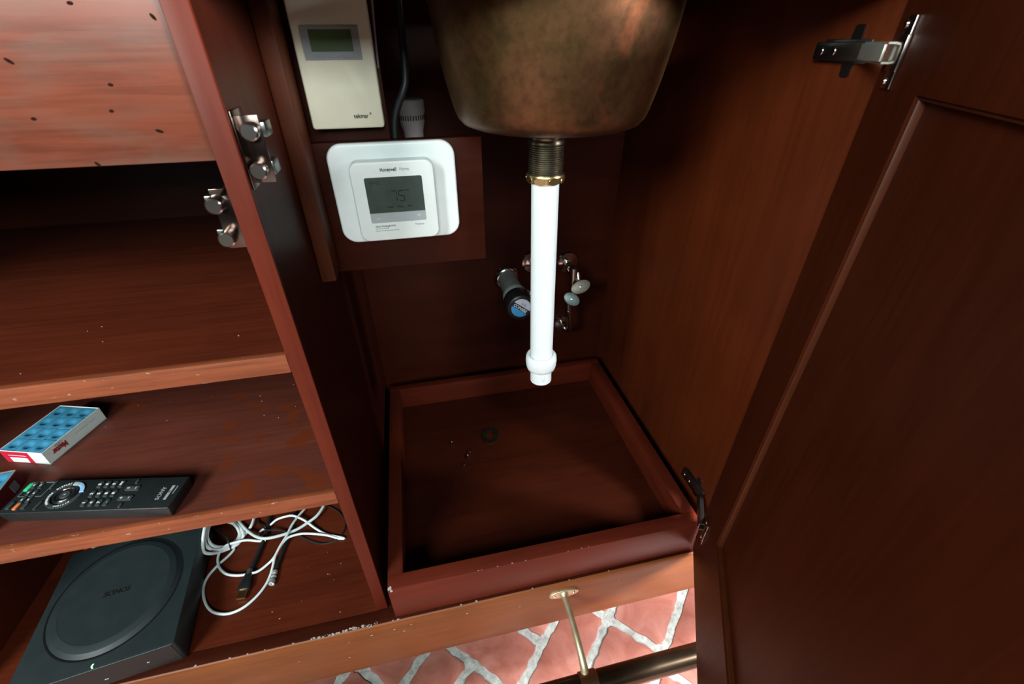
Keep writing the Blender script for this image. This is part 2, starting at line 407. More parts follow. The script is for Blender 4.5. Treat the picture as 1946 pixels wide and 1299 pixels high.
for zt, zb, mt in ((-.2774, -.3013, 'shelf'), (-.5086, -.5333, 'smear')):
    s = obj('shelf', box(B(), -.7713, XL, FY + .008, .967, zb, zt, .0006), mt, cab)
    e = obj('edge_strip', box(B(), -.7713, XL - .0006, FY, FY + .009, zb, zt + .0002, .0014), 'orange', s); e['label'] = 'worn orange wooden front edging'
obj('bottom_panel', box(B(), -.789, XL, FY, .967, FB - .018, FB), 'wood_x', cab)
obj('bottom_panel', box(B(), XR - .003, .496, FY, 1.0, FB - .018, FB), 'dark_x', cab)
br = B()
prof = [(.4305, FB - .001), (.4085, FB - .001), (.4052, FB - .0022), (.4040, FB - .005), (.4036, FB - .018), (.4036, -.900), (.4048, -.935), (.4072, -.965), (.4110, -.995), (.4160, -1.019), (.4305, -1.019)]
t = bmesh.new(); va = [t.verts.new((-.789, y, z)) for y, z in prof]; vb = [t.verts.new((1.25, y, z)) for y, z in prof]
t.faces.new(va); t.faces.new(vb[::-1])
for i in range(len(prof)): t.faces.new((va[i], va[(i + 1) % len(prof)], vb[(i + 1) % len(prof)], vb[i]))
add(br, t); rail = obj('base_rail', br, 'rail', cab, smooth=50); rail['label'] = 'long orange-brown rail along the cabinet foot'
# dark red strip of floor board in front of the stile, on top of the rail
ls = obj('ledge_strip', box(B(), -.789, .62, .4075, .4296, FB - .0015, FB + .0004, .0003), 'dark_x', cab)
ch = B(); rc = random.Random(3)
def chip(bm, x, y, z, r, ny=None, asp=1.):
    """irregular flat flake of bare wood; lies flat, or upright on a face looking to -Y"""
    n = 9; pts = [(r * asp * math.cos(2 * math.pi * k / n) * rc.uniform(.55, 1.2), r * math.sin(2 * math.pi * k / n) * rc.uniform(.55, 1.2)) for k in range(n)]
    prism(bm, pts, 0, .00025, (T(x, y, z) @ RX) if ny else T(x, y, z))
for k in range(26):
    x = -.262 + .11 * (k / 26) ** 1.0 + rc.uniform(-.004, .004); chip(ch, x, .4068 + rc.uniform(-.0005, .0035) * (1 if x > -.22 else .3), FB - .0006 + .0008, rc.uniform(.0010, .0026), asp=1.7)
for x in (-.45, -.40, -.37, -.33, -.30, -.137, -.125, .02, .0, .19, .27, .13): chip(ch, x + rc.uniform(-.01, .01), .4072, FB + .0002, rc.uniform(.0008, .0018), asp=1.6)
for x, z in ((-.21, -.875), (-.17, -.868), (-.13, -.866), (-.115, -.88), (-.10, -.862), (-.22, -.93), (.0, -.87), (-.3, -.9), (.1, -.89), (.3, -.88)): chip(ch, x, .4037, z, rc.uniform(.0007, .0014), 1, 1.8)
o = obj('paint_chip', ch, 'flake', rail); o['kind'] = 'stuff'
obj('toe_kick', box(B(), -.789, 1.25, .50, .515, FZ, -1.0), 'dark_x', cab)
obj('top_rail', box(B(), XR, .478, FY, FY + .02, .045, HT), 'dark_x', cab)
# thermostat board and cleat
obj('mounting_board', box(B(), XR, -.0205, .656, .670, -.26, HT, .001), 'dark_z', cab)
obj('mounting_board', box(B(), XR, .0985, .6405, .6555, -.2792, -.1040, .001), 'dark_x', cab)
obj('cleat', box(B(), XR, XR + .020, .590, .6400, -.2715, HT, .003), 'cleat', cab)
# countertop sits on the cabinet (above the frame)
wt = B()
for x0, x1, y0, y1 in ((-.82, .03, .38, 1.10), (.33, 1.3, .38, 1.10), (.03, .33, .38, .45), (.03, .33, .75, 1.10)): box(wt, x0, x1, y0, y1, HT, HT + .037)
top('worktop', wt, 'stone', 'dark stone bar worktop lying on the mahogany cabinet', 'worktop', (.16, .43, HT))

# door, opened towards the camera
DA = math.atan2(-.87, -.493); DP = (.4525, .4095)
DM = T(DP[0], DP[1], 0) @ Matrix.Rotation(DA, 4, 'Z')
def dpart(name, bm, mat, parent, **k):
    bm.transform(DM); return obj(name, bm, mat, parent, **k)
db, dt, dw = -.826, .064, .58
fr = B(); s0, s1, pz0, pz1 = .0945, dw - .0945, -.672, -.0368
for a in ((0, s0, db, dt), (s1, dw, db, dt), (s0, s1, db, pz0), (s0, s1, pz1, dt)):
    box(fr, a[0], a[1], 0, .021, a[2], a[3])
bmesh.ops.remove_doubles(fr, verts=fr.verts, dist=1e-5)
door = dpart('cabinet_door', fr, 'door_z', cab); door['label'] = 'open frame-and-panel door on the right'
bead = B()
w_ = .0034
for a in ((s0, s0 + w_, pz0, pz1), (s1 - w_, s1, pz0, pz1), (s0, s1, pz0, pz0 + w_), (s0, s1, pz1 - w_, pz1)):
    box(bead, a[0], a[1], .0018, .012, a[2], a[3], .0016)
dpart('panel_bead', bead, 'bead', door)
dpart('door_panel', box(B(), s0 - .004, s1 + .004, .0085, .016, pz0 - .004, pz1 + .004), 'door_z', door)

# concealed hinges
def hinge(zc, flip):
    hb = B()
    box(hb, .4755, .478, .452, .512, zc - .011, zc + .011, .001)                     # mounting plate on the side panel
    for s in (1, -1):
        prism(hb, rrect(.014, .012, .003), 0, .0022, T(.478, .4735, zc + s * .0165) @ Matrix.Rotation(math.radians(-90), 4, 'Y'))
        box(hb, .4757, .478, .467, .480, zc + min(s * .009, s * .016), zc + max(s * .009, s * .016))
    h = obj('hinge', hb, 'steel', cab); h['label'] = 'steel concealed hinge'
    ab = B(); box(ab, .4672, .4755, .448, .516, zc - .0085, zc + .0085, .0016)
    obj('hinge_arm', ab, 'steel', h)
    for yy in (.507, .490):
        sb = B(); cyl(sb, (.4674, yy, zc), (.4662, yy, zc), .0048, .0045, 18, .0004)
        obj('screw', sb, 'nickel', h)
    kb = B()
    a = Vector((.4655, .452, zc)); e = Vector((DP[0] - .020, DP[1] - .014, zc))
    dirv = (e - a); L = dirv.length; dirv.normalize()
    mm = Matrix.Identity(4); yv = Vector((0, 0, 1)).cross(dirv)
    for i, v in enumerate((dirv, yv, Vector((0, 0, 1)))):
        for j in range(3): mm[j][i] = v[j]
    mm.translation = a
    t = bmesh.new(); box(t, 0, L, -.0012, .0012, -.0068, .0068, .0006); add(kb, t, mm)
    t = bmesh.new(); box(t, 0, L, .0012, .008, -.0085, -.0068); box(t, 0, L, .0012, .008, .0068, .0085); add(kb, t, mm)
    obj('link', kb, 'link_steel' if flip > 0 else 'steel', h)  # upper link lit, lower link dim: brightness put into the steel colour
    cb = B()
    # cup flange: long plate on the door face with a raised middle
    box(cb, .020, .040, -.0022, 0, zc - .0275, zc + .0275, .0008); box(cb, .018, .042, -.0035, 0, zc - .014, zc + .014, .001)
    cb.transform(DM); obj('cup_flange', cb, 'nickel', h)
    for s in (1, -1):
        sb = B(); cyl(sb, (.026, -.0022, zc + s * .0215), (.026, -.0036, zc + s * .0215), .0034, .0028, 16)
        sb.transform(DM); obj('screw', sb, 'chrome', h)
hinge(-.0095, 1); hinge(-.731, -1)

# double roller catches on the partition
def roller_catch(side, ys, rollers):
    xf = XR if side > 0 else XL
    zm = (rollers[0][1] + rollers[1][1]) / 2
    b = B(); box(b, min(xf, xf + side * .0018), max(xf, xf + side * .0018), ys + .004, ys + .036, zm - .031, zm + .031, .0006)
    box(b, min(xf, xf + side * .019), max(xf, xf + side * .019), ys + .012, ys + .0138, zm - .027, zm + .027, .0005)
    if side < 0:
        t = bmesh.new(); box(t, -.0150, 0, ys + .003, ys + .018, -.0006, .0006); add(b, t, T(xf, 0, zm + .0330) @ Matrix.Rotation(math.radians(-52), 4, 'Y'))
    c = obj('roller_catch', b, 'plate', cab); c['label'] = 'double roller catch of shiny metal'
    for x, z in rollers:
        r = B(); lathe(r, [(0, 0), (.0058, 0), (.0070, .0010), (.0072, .0022), (.0072, .0125), (0, .0125)], frame((x, ys, z), (0, 1, 0)), 28)
        pass
        ro = obj('roller', r, 'nickel', c)
        k = B(); box(k, min(x - .001, x + side * .0105), max(x - .001, x + side * .0105), ys + .0135, ys + .034, z - .006, z + .006, .0012)
        obj('spring_clip', k, 'steel', c)
roller_catch(1, .4330, [(-.1257, -.0600), (-.1277, -.0908)])
roller_catch(-1, .4290, [(-.1706, -.1164), (-.1706, -.1468)])

# ================================================================ tray platform in the sink compartment
tr = thing('wooden_tray', 'dark red wooden tray with raised rim on the floor under the sink', 'tray', (.164, .68, FB))
x0, x1, y0, y1, z0, z1, rw = -.1242, .4535, .4118, .9500, FB, -.7504, .0255
obj('rim_board', box(B(), x0, x1, y0, y0 + rw, z0, z1, .0009), 'tray_front_lit', tr)
obj('rim_board', box(B(), x0, x1, .9297, y1, z0, z1, .0009), 'tray_x', tr)
obj('rim_board', box(B(), x0, x0 + rw, y0 + rw, .9297, z0, z1 - .0001, .0007), 'tray_y', tr)
obj('rim_board', box(B(), x1 - rw, x1, y0 + rw, .9297, z0, z1 - .0001, .0007), 'tray_y', tr)
obj('base_panel', box(B(), x0 + rw, x1 - rw, y0 + rw, .9297, -.829, -.811), 'dark_x', tr)
ch = B()
for x in (.028, .034, .062, .088, .112, .19, .215, .228): chip(ch, x, y0 + .0008, z1 + .0001, rc.uniform(.0004, .0009), asp=2.6)
chip(ch, x0 + .004, y0 + .003, z1 + .0001, .0042); chip(ch, x0 + .006, y0 - .0001, z1 - .003, .003, 1)
o = obj('paint_chip', ch, 'flake', tr); o['kind'] = 'stuff'

# hardware lying in the tray
def screw(x, y, lab, ang):
    m = T(x, y, -.811 + .0030) @ RZ(ang + 180) @ RX
    b = B(); lathe(b, [(0, .004), (.0016, .0038), (.0028, .0026), (.0030, .001), (.0029, .0), (.0014, -.0002), (.0014, -.009), (.0009, -.010), (0, -.010)], m, 18)
    return top('screw', b, 'chrome', lab, 'screw', (x, y, -.811), 'loose screws in the tray')
screw(.0165, .7720, 'small silver screw in the tray, farthest left of the loose bits', 8)
screw(.0480, .7225, 'small silver screw in the tray between two dark washers', -6)
def washer(x, y, lab):
    b = B(); lathe(b, [(.0022, 0), (.0041, 0), (.0045, .0006), (.0041, .0014), (.0022, .0014), (.0022, 0)], T(x, y, -.811), 22)
    return top('washer', b, 'steel', lab, 'washer', (x, y, -.811), 'loose washers in the tray')
washer(.0540, .7375, 'small dark washer behind the middle screw, nearer the brass plate')
washer(.0355, .7005, 'small dark washer nearest the front among the loose bits in the tray')
pm = T(.1115, .7765, -.811) @ RZ(-14)
key = [(.0108 * math.cos(a), -.0045 + .0108 * math.sin(a)) for a in [math.radians(120 + 300 * k / 24) for k in range(25)]]
key += [(.0054, .0120), (.0040, .0146), (.0015, .0158), (-.0015, .0158), (-.0040, .0146), (-.0054, .0120)]
outl = [(.0225 * math.cos(a) * (1.08 if abs(math.cos(a)) < .7 else 1), .0285 * math.sin(a)) for a in [2 * math.pi * k / 8 + .39 for k in range(8)]]
def roundpoly(pts, f=.3):
    out = []
    for a, b, c in zip(pts[-1:] + pts[:-1], pts, pts[1:] + pts[:1]):
        for t in (0, .25, .5, .75, 1):
            p = [b[i] + (a[i] - b[i]) * f * (1 - t) for i in (0, 1)]; q = [b[i] + (c[i] - b[i]) * f * t for i in (0, 1)]
            out.append(((1 - t) * p[0] + t * q[0], (1 - t) * p[1] + t * q[1]))
    return out
b = B(); holed(b, [roundpoly(outl), key, oval(.0018, .0018, 12, -.0165, .004), oval(.0018, .0018, 12, .0165, .004)], 0, .002, pm)
top('strike_plate', b, 'old_brass', 'tarnished brass plate with a keyhole opening lying in the tray', 'plate', (.1115, .7765, -.811))
db_ = B()
for k in range(26):
    x = rc.gauss(.235, .05); y = rc.gauss(.70, .045); s_ = rc.uniform(.0004, .0013)
    prism(db_, [(s_ * math.cos(a) * rc.uniform(.6, 1.2), s_ * math.sin(a) * rc.uniform(.6, 1.2)) for a in (0, 1, 2.2, 3.3, 4.3, 5.4)], 0, .0006, T(x, y, -.811))
o = top('crumb', db_, 'steel', 'tiny grey crumbs scattered in the middle of the tray', 'debris', (.235, .70, -.811)); o['kind'] = 'stuff'

# ================================================================ copper sink + drain + tailpiece
SX, SY = .1815, .600
sk = thing('copper_sink', 'aged brown copper bar sink bowl hanging from the worktop', 'sink', (SX, SY, -.09))
b = B(); lathe(b, [(0, -.0880), (.085, -.0880), (.100, -.0868), (.110, -.083), (.1165, -.076), (.1205, -.066), (.1290, -.035), (.1370, .005), (.1430, .045), (.1448, .060), (.146, HT),
                   (.144, HT), (.1410, .045), (.1270, -.035), (.1150, -.074), (.0980, -.0845), (0, -.086)], T(SX, SY, 0), 72)
obj('bowl', b, 'copper', sk, smooth=60)
dx = .1782
b = B(); lathe(b, [(0, -.0878), (.0345, -.0878), (.0350, -.0905), (.0335, -.0950), (0, -.0950)], T(dx, SY, 0), 36); obj('gasket', b, 'rubber', sk)
b = B(); lathe(b, [(0, -.0948), (.0315, -.0948), (.0322, -.0960), (.0300, -.0985), (0, -.0985)], T(dx, SY, 0), 36); obj('locknut', b, 'old_brass', sk)
pr = [(0, -.0980), (.0225, -.0980), (.0232, -.1005), (.0222, -.1030), (.0235, -.1060), (.0235, -.1085), (.0222, -.1100)]
z = -.1105
while z > -.1465: pr += [(.0232, z), (.0232, z - .0010), (.0222, z - .0016)]; z -= .0026
pr += [(.0222, -.149), (0, -.149)]
b = B(); lathe(b, pr, T(dx, SY, 0), 40); obj('threaded_drain', b, 'old_brass', sk, smooth=30)
b = B(); lathe(b, [(0, -.1462), (.0250, -.1462), (.0258, -.1478), (.0258, -.1500), (.0244, -.1565), (.0205, -.1585), (0, -.1585)], T(dx, SY, 0), 48)
for k in range(8):
    a = 2 * math.pi * k / 8 + .2; n = Vector((math.cos(a), math.sin(a), -.15)).normalized()
    prism(b, oval(.0078, .0048, 24), -.0012, .0004, frame((dx + .0249 * math.cos(a), SY + .0249 * math.sin(a), -.1528), n))
obj('slip_nut', b, 'brass', sk)
tp = thing('drain_pipe', 'white plastic tailpiece pipe hanging straight down from the copper sink', 'pipe', (.1826, SY, -.507))
top_, bot_ = Vector((dx, SY, -.1575)), Vector((.1826, SY, -.4700))
b = B(); cyl(b, top_, bot_, .0192, .0192, 40); obj('pipe', b, 'white_pvc', tp, smooth=40)
md = frame(bot_, bot_ - top_)
b = B(); lathe(b, [(.0200, -.022), (.0236, -.0225), (.0262, -.019), (.0270, -.010), (.0262, .000), (.0245, .006), (.0215, .0085), (.0195, .0085), (.0195, -.018), (.0200, -.022)], md, 40)
obj('slip_nut', b, 'white_pvc', tp, smooth=50)
b = B(); lathe(b, [(.0188, .004), (.0188, .034), (.0172, .0352), (.0160, .034), (.0160, .004), (.0188, .004)], md, 36); box(b, .1810, .1834, SY - .0200, SY - .0182, -.496, -.482, .0006)
obj('sleeve', b, 'white_pvc', tp, smooth=40)

# ================================================================ plumbing on the back wall
WY = 1.0
tb = thing('drain_stub', 'grey drain pipe out of the back wall with a black rubber cap and blue label', 'pipe', (.2045, WY, -.4946))
ax = lambda x, z, y=WY: frame((x, y, z), (0, -1, 0))
b = B(); lathe(b, [(.024, 0), (.0335, 0), (.0345, .002), (.0325, .006), (.027, .010), (.024, .0105)], ax(.2045, -.4946), 40); obj('escutcheon', b, 'chrome', tb)
b = B(); lathe(b, [(0, .001), (.0242, .001), (.0242, .112), (0, .112)], ax(.2045, -.4946), 36); obj('pipe', b, 'grey_pvc', tb)
b = B(); lathe(b, [(0, .092), (.0285, .092), (.0298, .095), (.0298, .114), (.0285, .117), (0, .117)], ax(.2045, -.4946), 36); obj('collar', b, 'pale_pvc', tb)
b = B(); lathe(b, [(0, .116), (.0310, .116), (.0325, .119), (.0325, .150), (.0305, .156), (.0265, .158), (.0258, .1565), (0, .1565)], ax(.2045, -.4946), 40); obj('rubber_cap', b, 'rubber', tb)
b = B(); box(b, .2290, .2420, .866, .8762, -.4840, -.4740, .0012); cyl(b, (.2440, .871, -.479), (.2240, .871, -.467), .0034, seg=14)
obj('hose_clamp', b, 'chrome', tb)
ly = WY - .1570; lm = T(.2045, ly, -.4946) @ RX @ RZ(-38)     # label frame: x along the navy band
R_ = .0225
def seg_poly(y_lo, y_hi):
    pts = []
    for k in range(13):
        y = y_lo + (y_hi - y_lo) * k / 12; pts.append((math.sqrt(max(0, R_ * R_ - y * y)), y))
    return pts + [(-x, y) for x, y in pts[::-1]]
for nm, lo, hi, mt in (('label_top', .004, R_ * .999, 'label_white'), ('label_band', -.0065, .004, 'label_navy'), ('label_bottom', -R_ * .999, -.0065, 'label_blue')):
    b = B(); prism(b, seg_poly(lo, hi), 0, .0003, lm); obj(nm, b, mt, tb, smooth=0)
def place(m, parent):          # world matrix -> the thing's frame
    r = root_of(parent); return (Matrix.Translation(r.location) @ r.rotation_euler.to_matrix().to_4x4()).inverted() @ m
text('lettering', 'FERNCO', .0098, 'white_ink', tb, place(lm @ T(-.001, -.0012, .0004) @ RZ(180), tb), sx=.95, bold=.0002)
b = B()
for k in range(9): box(b, -.006 + k * .0015, -.006 + k * .0015 + (.0004 if k % 2 else .0008), .0065, .0125, .0003, .0005)
b.transform(lm); obj('barcode', b, 'grey_ink', tb, smooth=0)

def flange(parent, x, z, r):
    b = B(); lathe(b, [(.008, .001), (r, .001), (r * 1.03, .003), (r * .94, .0065), (r * .7, .0075), (.011, .010), (.008, .010)], ax(x, z), 36); return obj('escutcheon', b, 'chrome', parent)
def oval_handle(parent, c, n, rot, a, bb, mt):
    m = frame(c, n) @ RZ(rot)
    b = B(); prism(b, oval(a, bb), -.0028, 0, m, .0010, 2, both=True); h = obj('handle', b, mt, parent)
    b = B(); lathe(b, [(0, .0030), (.0022, .0026), (.0034, .0010), (.0036, 0), (0, 0)], m, 16); obj('handle_screw', b, 'chrome', h); return m
v1 = thing('stop_valve', 'chrome shut-off valve with a beige oval handle on the upper wall flange', 'valve', (.3635, WY, -.466))
flange(v1, .3635, -.466, .0275)
b = B(); cyl(b, (.3635, .999, -.466), (.3560, .930, -.4690), .0085, .0080); cyl(b, (.3595, .975, -.4675), (.3585, .955, -.4680), .0125, .0125, 6); obj('supply_stub', b, 'chrome', v1)
b = B(); cyl(b, (.3555, .928, -.4480), (.3560, .925, -.4980), .0115, .0105, 20, .002); cyl(b, (.3560, .925, -.498), (.3555, .926, -.512), .0085, .0085, 6)
cyl(b, (.3650, .925, -.4620), (.3655, .915, -.4800), .0075, .0060, 16); obj('valve_body', b, 'nickel', v1)
b = B(); cyl(b, (.3610, .922, -.4725), (.3636, .9060, -.4840), .0050, .0045, 12); obj('stem', b, 'brass', v1)
oval_handle(v1, (.3650, .898, -.4875), (-.30, -.86, .46), 28, .0240, .0150, 'oval_a')
v2 = thing('stop_valve', 'chrome shut-off valve with a blue-grey oval handle, below the beige-handled one', 'valve', (.372, WY, -.649))
flange(v2, .3600, -.6480, .0235)
b = B(); tube(b, [(.3590, .999, -.648), (.3590, .968, -.650), (.3600, .944, -.638), (.3585, .930, -.606), (.3500, .924, -.566)], .0062, 14); obj('supply_tube', b, 'chrome', v2)
b = B(); cyl(b, (.3495, .924, -.566), (.3470, .924, -.530), .0095, .0088, 20, .0015); cyl(b, (.3493, .924, -.575), (.3493, .924, -.564), .0105, .0105, 6); obj('valve_body', b, 'nickel', v2)
b = B(); cyl(b, (.3475, .924, -.5400), (.3460, .9035, -.5210), .0048, .0042, 12); obj('stem', b, 'nickel', v2)
oval_handle(v2, (.3455, .900, -.5195), (-.30, -.86, .46), -28, .0205, .0145, 'oval_b')
v3 = thing('capped_pipe', 'chrome wall flange mostly hidden behind the white pipe', 'pipe flange', (.2700, WY, -.456))
flange(v3, .2700, -.456, .0275)
b = B(); cyl(b, (.2700, .999, -.456), (.2720, .950, -.458), .0085); cyl(b, (.2720, .957, -.458), (.2725, .930, -.460), .0115, .0105, 6); obj('stub', b, 'chrome', v3)

# air admittance valve and dark cable
AX, AY = .0145, .93
av = thing('vent_valve', 'white plastic vent valve standing behind the thermostat board', 'valve', (AX, AY, -.25))
K = AY / .80
b = B(); lathe(b, [(r_ * K, z_ * K) for r_, z_ in [(0, -.0715), (.0195, -.0715), (.0212, -.0730), (.0215, -.0900), (.0200, -.0930), (.0198, -.1010), (.0192, -.1050), (.0160, -.1170), (.0155, -.1260), (.0155, -.1320), (0, -.1320)]], T(AX, AY, 0), 36)
obj('body', b, 'shaded_white', av)
b = B()
for k in range(30):
    a = 2 * math.pi * k / 30; t = bmesh.new(); box(t, .0197 * K, .0203 * K, -.0009, .0009, -.1005 * K, -.0938 * K); add(b, t, T(AX, AY, 0) @ Matrix.Rotation(a, 4, 'Z'))
obj('vent_slot', b, 'ink', av, smooth=0)['kind'] = 'stuff'
b = B(); tube(b, [(AX, AY, -.150), (AX, AY, -.20), (AX, AY + .006, -.235), (AX, AY + .03, -.25), (AX, 1.0, -.25)], .0165, 24); obj('pipe', b, 'shaded_white', av)
b = B(); tube(b, [(.011, .70, .070), (.0105, .688, .01), (.0085, .675, -.035), (.0030, .672, -.052), (-.0050, .674, -.066), (-.0122, .676, -.085), (-.0150, .677, -.110), (-.0140, .678, -.150), (-.0100, .676, -.200)], .0048, 12)
top('cord', b, 'cable_black', 'dark cable running down behind the thermostat board', 'cable', (.011, .70, .070))
b = B(); tube(b, [(-.0175, .660, .070), (-.0195, .655, .03), (-.0215, .6545, .0), (-.0225, .6548, -.025)], .0013, 8)
top('cord', b, 'grey_plastic', 'thin grey wire beside the right edge of the beige controller', 'cable', (-.0175, .660, .070))

# ================================================================ thermostat
def vm(x, z, y): return T(x, y, z) @ RX
TC = (-.0220, .6405, -.170)
th = thing('thermostat', 'white square thermostat showing 75 on a wide white backing plate', 'thermostat', TC)
b = B(); prism(b, rrect(.1640, .1300, .0195, 8), 0, .0065, vm(-.0215, -.1700, .6405), .0032, 4); obj('backing_plate', b, 'white_plastic', th)
b = B(); prism(b, rrect(.098, .096, .010), 0, .010, vm(-.0235, -.1752, .6345), .001); obj('wall_bracket', b, 'white_plastic', th)
b = B(); prism(b, rrect(.1062, .1035, .0115, 8), 0, .0195, vm(-.0235, -.1752, .6320), .0022, 4, both=True); bd = obj('body', b, 'white_plastic', th)
ys = .6125
def face_poly(x0, x1, z0, z1, r, rtop=True, rbot=True):
    cx, cz = (x0 + x1) / 2, (z0 + z1) / 2; out = []
    for (px, pz) in rrect(x1 - x0, z1 - z0, r, 5, cx, cz):
        out.append((px, pz))
    if not rtop: out = [(p if p[1] < z1 - r else ((x0 if p[0] < cx else x1), min(p[1], z1))) for p in out]
    if not rbot: out = [(p if p[1] > z0 + r else ((x0 if p[0] < cx else x1), max(p[1], z0))) for p in out]
    return out
b = B(); prism(b, [(-.0600, -.1885), (.0132, -.1885), (.0132, -.1447), (.0128, -.1437), (.0120, -.1430), (.0108, -.1427), (-.0576, -.1427), (-.0588, -.1430), (-.0596, -.1437), (-.0600, -.1447)], 0, .0004, vm(0, 0, ys + .0001)); scn = obj('screen', b, 'lcd_dark', th, smooth=0)
b = B(); prism(b, [(-.0600, -.1886), (-.0600, -.2000), (-.0594, -.2012), (-.0582, -.2018), (.0114, -.2018), (.0126, -.2012), (.0132, -.2000), (.0132, -.1886)], 0, .0005, vm(0, 0, ys + .0001)); bar = obj('button_bar', b, 'pale_grey', th, smooth=0)
def ttext(s, x, z, size, mt, par=th, **k): return text('lettering', s, size, mt, par, place(vm(x, z, ys - .0004), th), **k)
ttext('Honeywell', -.0385, -.1338, .0060, 'ink', align='LEFT', sx=.80, bold=.0001)
ttext('Home', -.0140, -.1338, .0060, 'grey_ink', align='LEFT', sx=.80)
# seven-segment figures
def seven(bm, ch, x, z, w, h, t):
    on = {'7': 'abc', '5': 'afgcd', '4': 'fgbc', '2': 'abged', '8': 'abcdefg'}[ch]; hh = h / 2; g = t * .25
    for s_, (cx, cz, ww, hh_) in dict(a=(0, hh, w, t), g=(0, 0, w, t), d=(0, -hh, w, t), b=(w / 2, hh / 2, t, hh), c=(w / 2, -hh / 2, t, hh), f=(-w / 2, hh / 2, t, hh), e=(-w / 2, -hh / 2, t, hh)).items():
        if s_ in on: box(bm, x + cx - ww / 2 + g, x + cx + ww / 2 - g, ys - .0006, ys - .0003, z + cz - hh_ / 2 + g, z + cz + hh_ / 2 - g)
b = B(); seven(b, '7', -.0252, -.1672, .0062, .0135, .0017); seven(b, '5', -.0157, -.1672, .0066, .0135, .0017)
seven(b, '5', -.0520, -.1492, .0022, .0045, .0006); box(b, -.0496, -.0491, ys - .0006, ys - .0003, -.1485, -.1480); box(b, -.0496, -.0491, ys - .0006, ys - .0003, -.1504, -.1499); seven(b, '4', -.0468, -.1492, .0022, .0045, .0006); seven(b, '8', -.0433, -.1492, .0022, .0045, .0006)
obj('digits', b, 'ink', scn, smooth=0)
for s_, x in (('Mode', -.0330), ('Menu', -.0187), ('Fan', -.0063)): ttext(s_, x, -.1813, .0036, 'ink', scn)
ttext('Inside', -.0085, -.1602, .0028, 'ink', scn)
b = B(); box(b, -.0526, -.0484, ys - .0006, ys - .0003, -.1962, -.1957); obj('minus_sign', b, 'white_ink', bar, smooth=0)
b = B(); box(b, .0016, .0062, ys - .0006, ys - .0003, -.1948, -.1942); box(b, .00360, .00420, ys - .0006, ys - .0003, -.1968, -.1922); obj('plus_sign', b, 'white_ink', bar, smooth=0)
ttext('Atlantic Plumbing & HVAC', -.0560, -.2066, .0033, 'ink', align='LEFT', sx=.75)
b = B()
for zz, n, ss in ((-.2097, 9, 1), (-.2128, 16, 2)):
    x = -.0560
    for k in range(n): L = .0011 + .0005 * ((k * 7 + ss) % 3); box(b, x, x + L, ys - .0005, ys - .0002, zz - .0004, zz + .0004); x += L + .0003
obj('fine_print', b, 'grey_ink', th, smooth=0)
ttext('ProSeries', .0035, -.2068, .0040, 'grey_ink', sx=.8)

# beige heating controller
tk = thing('heating_controller', 'aged beige rectangular heating controller with blank green display above the thermostat', 'controller', (-.0675, .656, -.0872))
b = B(); prism(b, rrect(.0850, .1550, .0035, 4), 0, .0255, vm(-.0672, -.0097, .656), .0022, 3); obj('case', b, 'old_white', tk)
yk = .6303
b = B(); holed(b, [rrect(.0620, .0320, .0006, 2), rrect(.0458, .0207, .0006, 2, 0, .0024)], 0, .0012, vm(-.0690, .0005, yk + .0004)); obj('screen_frame', b, 'grey_plastic', tk, smooth=0)
b = B(); prism(b, rrect(.0460, .0209, .0006, 2, 0, .0024), 0, .0004, vm(-.0690, .0005, yk + .0003)); obj('display', b, 'lcd_green', tk, smooth=0)
for k in range(3):
    b = B(); prism(b, oval(.0058, .0013), 0, .0005, vm(-.0840 + k * .0150, -.0125, yk - .0007), .0003, 2); obj('button', b, 'grey_plastic', tk)
text('lettering', 'tekmar', .0068, 'ink', tk, place(vm(-.0508, -.0738, yk - .0001), tk), sx=.88, bold=.00012)
text('lettering', '®', .0034, 'ink', tk, place(vm(-.0392, -.0715, yk - .0001), tk))

# ================================================================ foot rail (in front of the base rail)
fr_ = thing('foot_rail', 'dark bronze foot rail tube on a brass bracket in front of the cabinet base', 'foot rail', (.1877, .268, -.924))
b = B(); cyl(b, (-.9, .268, -.924), (1.25, .268, -.924), .0190, seg=36); obj('tube', b, 'bronze', fr_)
b = B(); cyl(b, (.176, .268, -.924), (.207, .268, -.924), .0212, seg=36, bev=.001); obj('collar', b, 'bronze_collar', fr_)
b = B(); prism(b, oval(.0295, .0125, 40), 0, .0045, T(.186, .4036, -.8745) @ RX, .0018, 3)
lathe(b, [(0, .003), (.0115, .003), (.0085, .006), (.0062, .011), (.0052, .016), (0, .016)], T(.186, .4036, -.8745) @ RX, 24); obj('flange', b, 'pale_brass', fr_)
b = B(); tube(b, [(.186, .395, -.8745), (.1862, .36, -.8765), (.1866, .32, -.884), (.1872, .293, -.898), (.1874, .281, -.910)], lambda t: .0058 + .0022 * abs(t - .3), 16); obj('arm', b, 'pale_brass', fr_)
for s_ in (-1, 1):
    b = B(); lathe(b, [(0, .0018), (.0022, .0014), (.0030, 0), (0, -.001)], T(.186 + s_ * .0195, .3990, -.8745) @ RX, 16); obj('screw', b, 'chrome', fr_)

